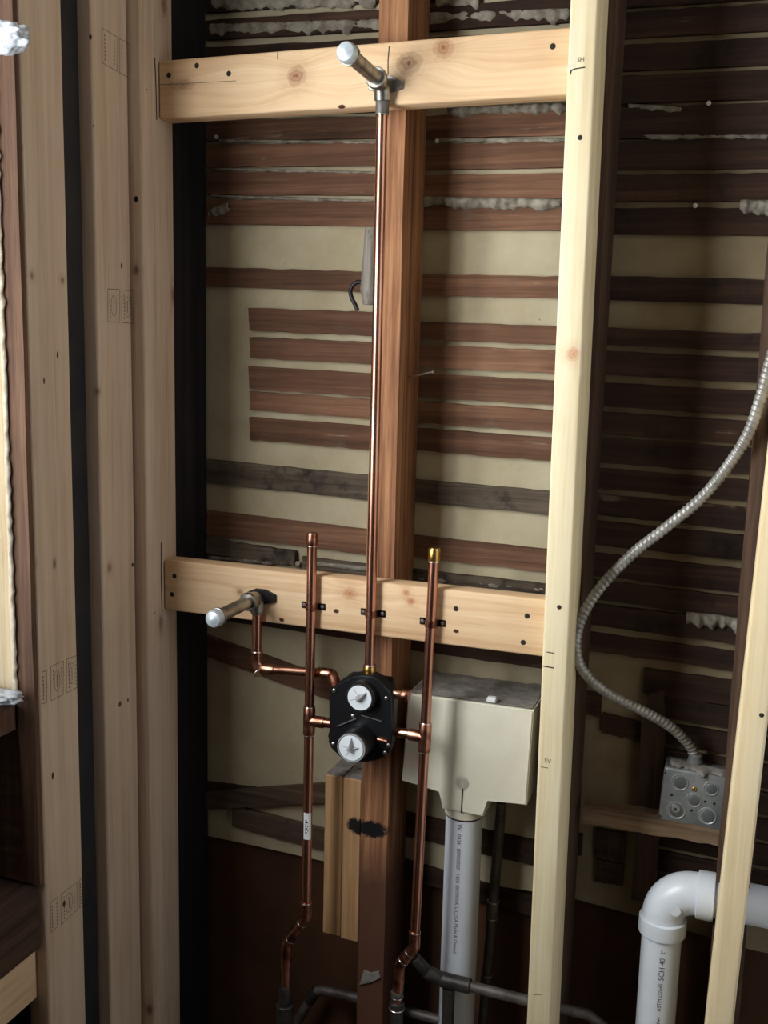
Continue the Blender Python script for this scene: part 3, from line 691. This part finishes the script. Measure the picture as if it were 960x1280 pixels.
# ---- valve
YV = -.030
out = [(410.5, 868), (410.5, 908), (413, 921), (409.5, 928), (413, 936), (425, 948), (440, 953.5), (458, 953.5), (474, 950), (484, 943), (488.5, 930), (490, 908), (491, 874), (487, 864), (472, 849), (463, 844.5), (452, 843.5), (440, 845), (424, 852), (414, 860)]
poly = [(aty(*q, YV).x, aty(*q, YV).z) for q in out]
VC = (.379, -.004, .965)
vt = thing('shower_valve', 'black shower mixing valve with two white dials on the copper pipes', 'valve', VC)
new_obj('body', bm_prism(poly, YV, -.006, .004, 3), M['valve'], vt, smooth=True)
new_obj('valve_core', bm_box(.338, .416, -.006, .039, .918, 1.026, .008, 2), M['valve_in'], vt, smooth=True)
def dial(cx, y0, y1, R, rot, lower):
    # shell, rim, face, pointer
    h = new_obj('dial_housing', bm_lathe((cx[0], y0, cx[1]), (0, -1, 0), ((0, R*1.14), (y0-y1-.006, R*1.12), (y0-y1-.002, R*1.10), (y0-y1, R*1.02)), 32), M['valve'], vt, smooth=True)
    new_obj('rim', bm_lathe((cx[0], y1+.001, cx[1]), (0, -1, 0), ((0, R*1.06), (.0022, R*1.05), (.0024, R*.98), (.001, R*.96)), 32), M['pointer'] if lower else M['valve_in'], h, smooth=True)
    f = new_obj('dial_face', bm_lathe((cx[0], y1+.001, cx[1]), (0, -1, 0), ((0, R*.93), (.0012, R*.93), (.0022, R*.90), (.0024, .001)), 32), M['dial'], h, smooth=True)
    yb = y1-.0014
    def fin(a, L, w, hh):
        ca, sa = math.cos(a), math.sin(a); b = bmesh.new()
        base = [(-.004, -w), (L, -.0006), (L, .0006), (-.004, w)]; top = [(-.003, -w*.3), (L*.55, -.0003), (L*.55, .0003), (-.003, w*.3)]
        lo = [b.verts.new((cx[0]+u*ca-v*sa, yb, cx[1]+u*sa+v*ca)) for u, v in base]; hi = [b.verts.new((cx[0]+u*ca-v*sa, yb-hh, cx[1]+u*sa+v*ca)) for u, v in top]
        b.faces.new(lo[::-1]); b.faces.new(hi)
        for i in range(4): b.faces.new((lo[i], lo[(i+1) % 4], hi[(i+1) % 4], hi[i]))
        new_obj('pointer', b, M['pointer'], f)
    for a, L, w_, hh in rot: fin(math.radians(a), L, w_, hh)
    b = bmesh.new()
    for a in ((125, 200) if not lower else (175, 240)):
        ca, sa = math.cos(math.radians(a)), math.sin(math.radians(a))
        b.faces.new([b.verts.new((cx[0]+u*ca-v*sa, yb-.0002, cx[1]+u*sa+v*ca)) for u, v in ((.004, -.0004), (R*.8, -.0004), (R*.8, .0004), (.004, .0004))])
    new_obj('index_mark', b, M['pointer'], f)
Rd = .0222
P = aty(449.7, 872.5, -.044); dial((P.x, P.z), YV, -.044, Rd, ((42, .016, .006, .008), (222, .008, .005, .007), (-40, .008, .004, .004)), False)
P = aty(439, 935, -.072); dial((P.x, P.z), YV, -.072, Rd, ((88, .017, .005, .009), (205, .010, .005, .006), (-55, .009, .006, .007), (10, .014, .003, .004)), True)
for q in ((417.5, 863.5), (482.8, 873.3), (441, 895.3), (416.5, 930.3), (485.4, 931.7), (481, 941.5)):
    P = aty(*q, YV-.001); new_obj('screw', bm_lathe((P.x, YV, P.z), (0, -1, 0), ((0, .0034), (.0016, .0034), (.0024, .0022), (.0025, .0005)), 14), M['steel'], vt, smooth=True)
# moulded ribs on the cover
for a, c in (((422, 908), (446, 898)), ((452, 894), (478, 902))):
    A, B = aty(*a, YV), aty(*c, YV); new_obj('rib', bm_tube([A, B], .0022, 8), M['valve'], vt, smooth=True)
for a, c in (((472, 924), (484, 927)),):
    A, B = aty(*a, YV-.002), aty(*c, YV-.002); new_obj('side_port', bm_tube([A, B], .0035, 10), M['fitting'], vt, smooth=True)
sleeve(vt, (XR, YP, 1.024), (XR, YP, 1.0395), .0125, 'hex_nut', 'brass'); sleeve(vt, (XR, YP, 1.0395), (XR, YP, 1.0535), .0105, 'outlet_socket', 'brass')
ring(vt, (XR, YP, 1.054), (0, 0, 1), .0103)
A, B = aty(487, 866, -.012), aty(508, 869, -.012); B = Vector((B.x, A.y, A.z-.0005))
sleeve(vt, A-Vector((.008, 0, 0)), B, .0078, 'plugged_outlet', 'copper'); sleeve(vt, B-Vector((.007, 0, 0)), B+Vector((.005, 0, 0)), .0100, 'plug', 'fitting')

# ---- white drain box and its pipe
BF = .040
bxp = [(510, 867), (667, 888.5), (658, 1007), (608, 999.5), (604, 1021), (552.5, 1011), (550, 988.5), (502, 976)]
bp = [(aty(*q, BF).x, aty(*q, BF).z) for q in bxp]
db = thing('drain_box', 'cream plastic box with a dusty top between the centre and right studs', 'plastic box', (.537, .10, .85))
new_obj('shell', bm_prism(bp, BF, .1565, .002, 2), M['cream'], db, smooth=True)
zt = (bp[0][1]+bp[1][1])/2
b = bmesh.new(); nx, ny = 30, 12; g = []
for i in range(nx+1):
    row = []
    for j in range(ny+1):
        x = bp[0][0]+.003+(bp[1][0]-bp[0][0]-.006)*i/nx; y = BF+.004+(.1555-BF-.004)*j/ny
        z = bp[0][1]+(bp[1][1]-bp[0][1])*i/nx+.0006+max(0, .0012+.0022*mnoise.noise(Vector((x*70, y*70, 1)))+.010*max(0, (j-ny*.7)/ny)*(1+mnoise.noise(Vector((x*60, 3, 0)))))
        row.append(b.verts.new((x, y, z)))
    g.append(row)
for i in range(nx):
    for j in range(ny): b.faces.new((g[i][j], g[i+1][j], g[i+1][j+1], g[i][j+1]))
new_obj('dust_layer', b, M['dust'], db, smooth='all')
P = at(615, 877, 2, zt+.002); b = bm_box(P.x-.008, P.x+.008, P.y-.006, P.y+.006, zt+.001, zt+.010, .002, 1); new_obj('rubble', b, M['label'], db)
P = aty(578, 979, BF); 
for R in (.0105, .0072, .0040):
    b = bmesh.new()
    for k in range(24):
        a0, a1 = 2*math.pi*k/24, 2*math.pi*(k+1)/24
        for r0_, r1_ in ((R, R-.0009),):
            b.faces.new([b.verts.new((P.x+rr*math.cos(a), BF-.0006, P.z+rr*math.sin(a))) for a, rr in ((a0, r0_), (a1, r0_), (a1, r1_), (a0, r1_))])
    bmesh.ops.solidify(b, geom=b.faces[:], thickness=.0008); new_obj('molded_ring', b, M['cream'], db)
zn = (bp[4][1]+bp[5][1])/2
PC = Vector(((bp[4][0]+bp[5][0])/2-.006, .0755, zn))
A = aty(578, 983, BF-.0006)
flat = flat_marks('primer_drip', [((578.3, 986), (577.5, 1000)), ((577.5, 1000), (576.5, 1016))], BF-.0007, .0022, 'purple', db)
pp = thing('drain_pipe', 'white plastic drain pipe with printed lettering below the cream box', 'pipe', (PC.x, PC.y, 0))
RP = .0308
sl = sleeve(db, (PC.x, PC.y, zn+.012), (PC.x, PC.y, zn-.016), .0330, 'socket', 'cream')
new_obj('primer_band', bm_lathe((PC.x, PC.y, zn-.0185), (0, 0, 1), ((0, RP), (.0001, RP+.0008), (.0025, RP+.0008), (.0026, RP)), 32), M['purple'], pp, smooth=True)
new_obj('pipe', bm_tube([(PC.x, PC.y, 0), (PC.x, PC.y, zn-.016)], RP, 36), M['pvc'], pp, smooth=True)
th = math.atan2(CAM.y-PC.y, CAM.x-PC.x)-.22
for s, py, sz in (('W', 1030, .011), ('04241 80MORRP  1420', 1043, .0090), ('BKMKNK DC', 1107, .0090), ('USA Made & Owned', 1143, .0085)):
    z = aty(575, py, PC.y-RP).z; new_obj('printed_text', wrap_text(s, sz, (PC.x, PC.y), RP, z, th, True), M['ink'], pp)

# ---- pvc elbow at lower right
YE = .075; X0 = aty(824, 1200, YE-.02).x; ZH = aty(875, 1126, YE-.02).z
ep = thing('elbow_pipe', 'white plastic waste pipe with a wide elbow at the lower right', 'pipe', (X0, YE, 0))
new_obj('pipe', bm_tube([(X0, YE, 0), (X0, YE, ZH-.06)], RP, 36), M['pvc'], ep, smooth=True)
arc = [(X0, YE, ZH-.052)]+[(X0+.046*(1-math.cos(a)), YE, ZH-.046+.046*math.sin(a)) for a in [math.pi/2*i/12 for i in range(13)]]+[(X0+.052, YE, ZH)]
el = new_obj('elbow', bm_tube(arc, .0325, 36), M['pvc'], ep, smooth=True)
for A_, ax in (((X0, YE, ZH-.048), (0, 0, -1)), ((X0+.048, YE, ZH), (1, 0, 0))):
    new_obj('hub', bm_lathe(A_, ax, ((0, .0328), (.0015, .0366), (.024, .0370), (.0262, .0365), (.0268, .030)), 36), M['pvc'], ep, smooth=True)
new_obj('pipe', bm_tube([(X0+.06, YE, ZH), (1.2385, YE, ZH)], RP, 32), M['pvc'], ep, smooth=True)
new_obj('hub', bm_lathe((1.05, YE, ZH), (1, 0, 0), ((0, .031), (.001, .0352), (.03, .0358), (.031, .03)), 36), M['pvc'], ep, smooth=True)
dv = (CAM-Vector((X0+.018, YE, ZH-.018))).normalized()
for (ox, oz, r) in ((.019, -.018, .0085), ):
    P = Vector((X0+ox, YE, ZH+oz)); e1 = Vector((0, -1, 0))
    new_obj('molded_disc', bm_lathe(P+e1*.0318, e1, ((0, r), (.0016, r), (.0016, r*.9), (.0016, r*.1)), 20), M['pvc'], el, smooth=True)
for i in range(5):
    a = math.radians(58+i*6.5); c = Vector((X0+.046*(1-math.cos(a)), YE, ZH-.046+.046*math.sin(a))); n_ = Vector((math.sin(a), 0, math.cos(a))); rad = Vector((-math.cos(a), 0, math.sin(a)))
    pts = [c+(Vector((0, -1, 0))*math.cos(t)-rad*math.sin(t))*.0327 for t in [math.radians(q) for q in (12, 28, 44, 60)]]
    new_obj('molded_rib', bm_tube(pts, .0007, 6), M['pvc'], el, smooth=True)
th = math.atan2(CAM.y-YE, CAM.x-X0)+.12
for s, z, sz in (('NSF-dwv', .4915, .0088), ('ASTM D2665', .5330, .0088), ('SCH 40', .5860, .0122), ('2"', .6310, .009)):
    new_obj('printed_text', wrap_text(s, sz, (X0, YE), RP, z, th, False), M['ink'], ep)

# ---- old iron pipes low in the wall
def iron(label, px, Y, r, mat, extra=(), rad=.02, seg=16, down=False):
    P = [aty(*q[:2], q[2] if len(q) > 2 else Y) for q in px]
    t = thing('iron_pipe', label, 'pipe', P[-1]); new_obj('pipe', bm_tube(fillet(P, rad), r, seg), M[mat], t, smooth=True)
    for a, c, rr, mm in extra:
        d = P[c[0]]-P[a]; L = d.length; s = P[a]+d*c[1]; e = P[a]+d*c[2]
        sleeve(t, s, e, rr, 'coupling', mm)
        if mm == 'oldpipe':
            ring(t, s, d, rr*1.02); ring(t, e, d, rr*1.02)
    return t
iron('thin grey pipe rising behind the white drain pipe', ((627, 1003), (603, 1290)), .125, .0088, 'oldpipe', ((0, (1, .42, .49), .0105, 'oldpipe'), (0, (1, .74, .78), .0105, 'oldpipe')))
iron('old grey pipe bending behind the foot of the centre stud', ((362, 1292), (396, 1236), (450, 1248), (560, 1278)), .130, .0092, 'oldpipe', ((0, (1, .72, .98), .0105, 'blackpipe'),), rad=.03)
ht = iron('grey and black branch pipe crossing in front of the white drain pipe', ((517, 1196, -.004), (533, 1214, .012), (552, 1224, .022), (600, 1236, .022), (660, 1251, .024), (690, 1258, .05), (735, 1268, .08), (757, 1285, .09)), .03, .0090, 'oldpipe',
          ((0, (1, .1, 1.0), .0100, 'blackpipe'), (1, (2, -.05, 1.0), .0115, 'blackpipe'), (2, (3, -.1, .75), .0125, 'blackpipe')), rad=.02)
A = aty(561, 1236, .022); new_obj('branch', bm_tube([A, A-Vector((0, 0, .2))], .0105, 16), M['blackpipe'], ht, smooth=True)

# ---- armoured cable and junction box
cp_ = [(1010, 330, .0), (990, 385, .0), (966, 442, .01), (951, 497, .02), (930, 552, .03), (884, 615, .04), (838, 655, .035), (790, 693, .03), (750, 735, .025), (726, 775, .02), (720, 812, .02), (731, 841, .03), (762, 868, .05), (806, 890, .08), (840, 910, .105), (862, 932, .125), (869, 948, .128)]
path = spline([aty(*q) for q in cp_], 60)
# resample evenly
cum = [0]
for a, c in zip(path[:-1], path[1:]): cum.append(cum[-1]+(c-a).length)
step = .0013; N = int(cum[-1]/step); res = []; j = 0
for i in range(N+1):
    s = cum[-1]*i/N
    while j < len(cum)-2 and cum[j+1] < s: j += 1
    res.append(path[j].lerp(path[j+1], (s-cum[j])/max(1e-9, cum[j+1]-cum[j])))
pitch = .0078; dl = cum[-1]/N
rf = lambda i, th: .0062+.0022*abs(math.sin(math.pi*(i*dl/pitch)+th/2))**.6
ac = thing('armored_cable', 'ribbed metal armored cable curving down to the electrical box', 'cable', path[-1])
new_obj('sheath', bm_tube(res, rf, 14), M['cable'], ac, smooth='all')
YB = .100
TL, TR, BR, BLc = aty(830, 957.5, YB), aty(912.5, 974, YB), aty(904.5, 1043, YB), aty(822.5, 1026, YB)
ctr = (TL+TR+BR+BLc)/4; bw = ((TR-TL).length+(BR-BLc).length)/2; bh = ((TL-BLc).length+(TR-BR).length)/2
rotb = math.atan2((TR-TL).z+(BR-BLc).z, (TR-TL).x+(BR-BLc).x)
MBX = Matrix.Translation((ctr.x, 0, ctr.z)) @ Matrix.Rotation(-rotb, 4, 'Y')
jb = thing('junction_box', 'square steel electrical junction box with round knockouts on a wood ledge', 'electrical box', (ctr.x, .128, ctr.z-bh/2))
b = bm_box(-bw/2, bw/2, YB, .152, -bh/2, bh/2, .005, 3); b.transform(MBX); new_obj('housing', b, M['box'], jb, smooth=True)
def bpt(px):
    P = aty(*px, YB); return Vector((P.x, YB, P.z))
for px, R in (((849.5, 978), .0125), ((888.5, 986), .0105), ((867, 1000), .0110), ((845, 1013), .0135), ((884, 1020), .0130)):
    P = bpt(px)
    kk = new_obj('knockout', bm_lathe(P, (0, -1, 0), ((-.001, R*1.12), (.0012, R*1.06), (.0014, R*.98), (.0004, R*.90), (.0004, .001)), 28), M['box_rim'], jb, smooth=True)
    new_obj('knockout_disc', bm_lathe(P+Vector((.0008, 0, .0003)), (0, -1, 0), ((-.001, R*.80), (.0012, R*.80), (.0015, R*.76), (.0015, .001)), 28), M['box_dark'], kk, smooth=True)
P = bpt((845, 1010.5)); new_obj('knockout_disc', bm_lathe(P, (0, -1, 0), ((0, .0065), (.0030, .0062), (.0033, .004), (.0034, .001)), 20), M['box_rim'], jb, smooth=True)
for px in ((839.5, 993.5), (881.5, 1002), (893, 1004.5), (864.5, 1013), (844.5, 1010.5)):
    new_obj('mounting_hole', bm_lathe(bpt(px), (0, -1, 0), ((-.0005, .0022), (.0005 if px[0] != 844.5 else .0038, .0022), (.0006 if px[0] != 844.5 else .0039, .0005)), 12), M['hole'], jb)
new_obj('ground_screw', bm_lathe(bpt((868, 986)), (0, -1, 0), ((0, .0036), (.0018, .0034), (.0026, .002), (.0027, .0005)), 14), M['brass'], jb, smooth=True)
for px in ((831.5, 966), (909, 978), (825, 1020), (901, 1034)):
    new_obj('corner_screw', bm_lathe(bpt(px), (0, -1, 0), ((0, .0022), (.0010, .0020), (.0012, .0005)), 10), M['steel'], jb, smooth=True)
Pc = path[-1]
new_obj('cable_clamp', bm_lathe(Pc+Vector((0, 0, .008)), (0, 0, -1), ((0, .0085), (.002, .0105), (.009, .0105), (.010, .012), (.022, .012)), 18), M['box'], jb, smooth=True)
b = bm_lump((ctr.x-.040, ctr.z+bh/2+.004), (ctr.x+.046, ctr.z+bh/2-.003), .009, .125, 31, 30, depth=.020)
new_obj('debris', b, M['dust'], jb, smooth='all')
# ledge and upright board that carry the box
A, B = aty(728, 1019, .098), aty(904, 1049, .098)
lg = new_obj('wood_ledge', bm_rough_board((A.x, A.z), (.9345, B.z+.001), .027, .098, .1365, .0012, 14, 77), wood('ledge_wood', 0, rgb(150, 130, 106), rgb(122, 102, 82), rgb(86, 70, 56), grain=60, rough=.85, bump=.4), loc=(.83, .12, A.z-.013))
tag(lg, 'weathered narrow wood ledge under the steel junction box', 'wood ledge')
A, B = aty(805, 868, .139), aty(808, 1128, .139)
vb = bmesh.new(); n = 16; rings = []; rnd = random.Random(4)
for i in range(n+1):
    z = B.z+(A.z-B.z)*i/n; jj = rnd.uniform(-.0012, .0012); x0 = .8035+.002*(1-i/n); x1 = .8405+.003*(1-i/n)
    if i >= n-1: x1 -= .004*(i-n+2); x0 += .004*(i-n+2)
    rings.append([vb.verts.new(q) for q in ((x0+jj, .1385, z), (x1+jj, .1385, z+(.012 if i == n else 0)), (x1, .1545, z), (x0, .1545, z))])
for i in range(n):
    for q in range(4): vb.faces.new((rings[i][q], rings[i][(q+1) % 4], rings[i+1][(q+1) % 4], rings[i+1][q]))
vb.faces.new(rings[0][::-1]); vb.faces.new(rings[-1])
o = new_obj('splintered_board', vb, M['oldstud_deep'], loc=(.823, .147, B.z)); tag(o, 'dark splintered upright board left of the junction box', 'board')

# ------------------------------------------------------------------ window side, far left
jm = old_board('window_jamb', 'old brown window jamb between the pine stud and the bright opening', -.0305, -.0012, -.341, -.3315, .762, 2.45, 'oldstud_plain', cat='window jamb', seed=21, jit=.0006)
sb = old_board('window_casing', 'sunlit raw wood casing at the left edge of the frame', -.098, -.0315, -.343, -.3315, 1.045, 2.26, 'cripple', cat='window casing', seed=22, jit=.0012)
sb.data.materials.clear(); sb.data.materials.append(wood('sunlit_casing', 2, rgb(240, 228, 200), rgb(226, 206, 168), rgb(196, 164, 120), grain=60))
b = bmesh.new(); rings = []; n = 90
for i in range(n+1):
    z = 1.05+1.0*i/n; q = mnoise.noise(Vector((z*90, 0, 3)))+.5*mnoise.noise(Vector((z*260, 1, 3))); wd = .0035+.0035*q
    rings.append([b.verts.new(v) for v in ((-.0365, -.3435, z), (-.032+wd*.3, -.346-.003*abs(q), z), (-.0305+max(.0005, wd), -.3445, z), (-.0300, -.3417, z))])
for i in range(n):
    for q in range(3): b.faces.new((rings[i][q], rings[i][q+1], rings[i+1][q+1], rings[i+1][q]))
tag(new_obj('frayed_caulk', b, M['fray'], loc=(-.031, -.344, 1.05), smooth='all'), 'ragged strip of pale caulk along the window casing', 'caulk')
def crumple(name, label, P, sx, sy, sz, cat, seed, amp):
    b = bmesh.new(); bmesh.ops.create_icosphere(b, subdivisions=4, radius=1)
    for v in b.verts:
        n_ = mnoise.noise(v.co*2.6+Vector((seed, 0, 0)))+.6*mnoise.noise(v.co*6+Vector((seed, 4, 0)))+.3*mnoise.noise(v.co*14)
        v.co = v.co*(1+amp*n_); v.co = Vector((P.x+v.co.x*sx, P.y+v.co.y*sy, P.z+v.co.z*sz))
    return tag(new_obj(name, b, M['film'], loc=(P.x, P.y, P.z-sz), smooth='all'), label, cat)
P = at(2, 48, 1, -.40); crumple('plastic_wrap', 'crumpled clear plastic wrap hanging at the top left edge', P, .040, .020, .018, 'plastic wrap', 2, .25)
P = at(0, 870, 1, -.375); crumple('plastic_film', 'wrinkled silvery plastic film lying on the window sill', P+Vector((-.01, 0, -.002)), .042, .03, .009, 'plastic film', 5, .3)
o = old_board('rough_sill', 'dark old rough sill board under the window opening', -.149, -.0330, -1.30, -.344, 1.000, 1.036, 'oldstud_plain', cat='window sill', seed=24)
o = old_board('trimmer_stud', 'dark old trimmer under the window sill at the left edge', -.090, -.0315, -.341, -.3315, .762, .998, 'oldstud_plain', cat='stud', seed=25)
z1, z0 = .757, .655
o = new_obj('rough_beam', bm_box(-.098, -.008, -1.30, -.3315, z0, z1, .008, 2), wood('beam_dark', 1, rgb(96, 76, 62), rgb(70, 55, 46), rgb(44, 35, 30), grain=50, rough=.9, bump=.6), loc=(-.06, -.8, z0), smooth=True)
tag(o, 'dark rough horizontal beam at the lower left edge', 'beam')
o = new_obj('sill_plate', bm_box(-.098, -.020, -1.30, -.3315, z0-.085, z0-.006, .003, 2), wood('pine_plate', 1, BL_L, BL_M, BL_D, (), grain=50), loc=(-.07, -.7, z0-.06), smooth=True)
tag(o, 'new pine board running back behind the left stud at the bottom corner', 'board')
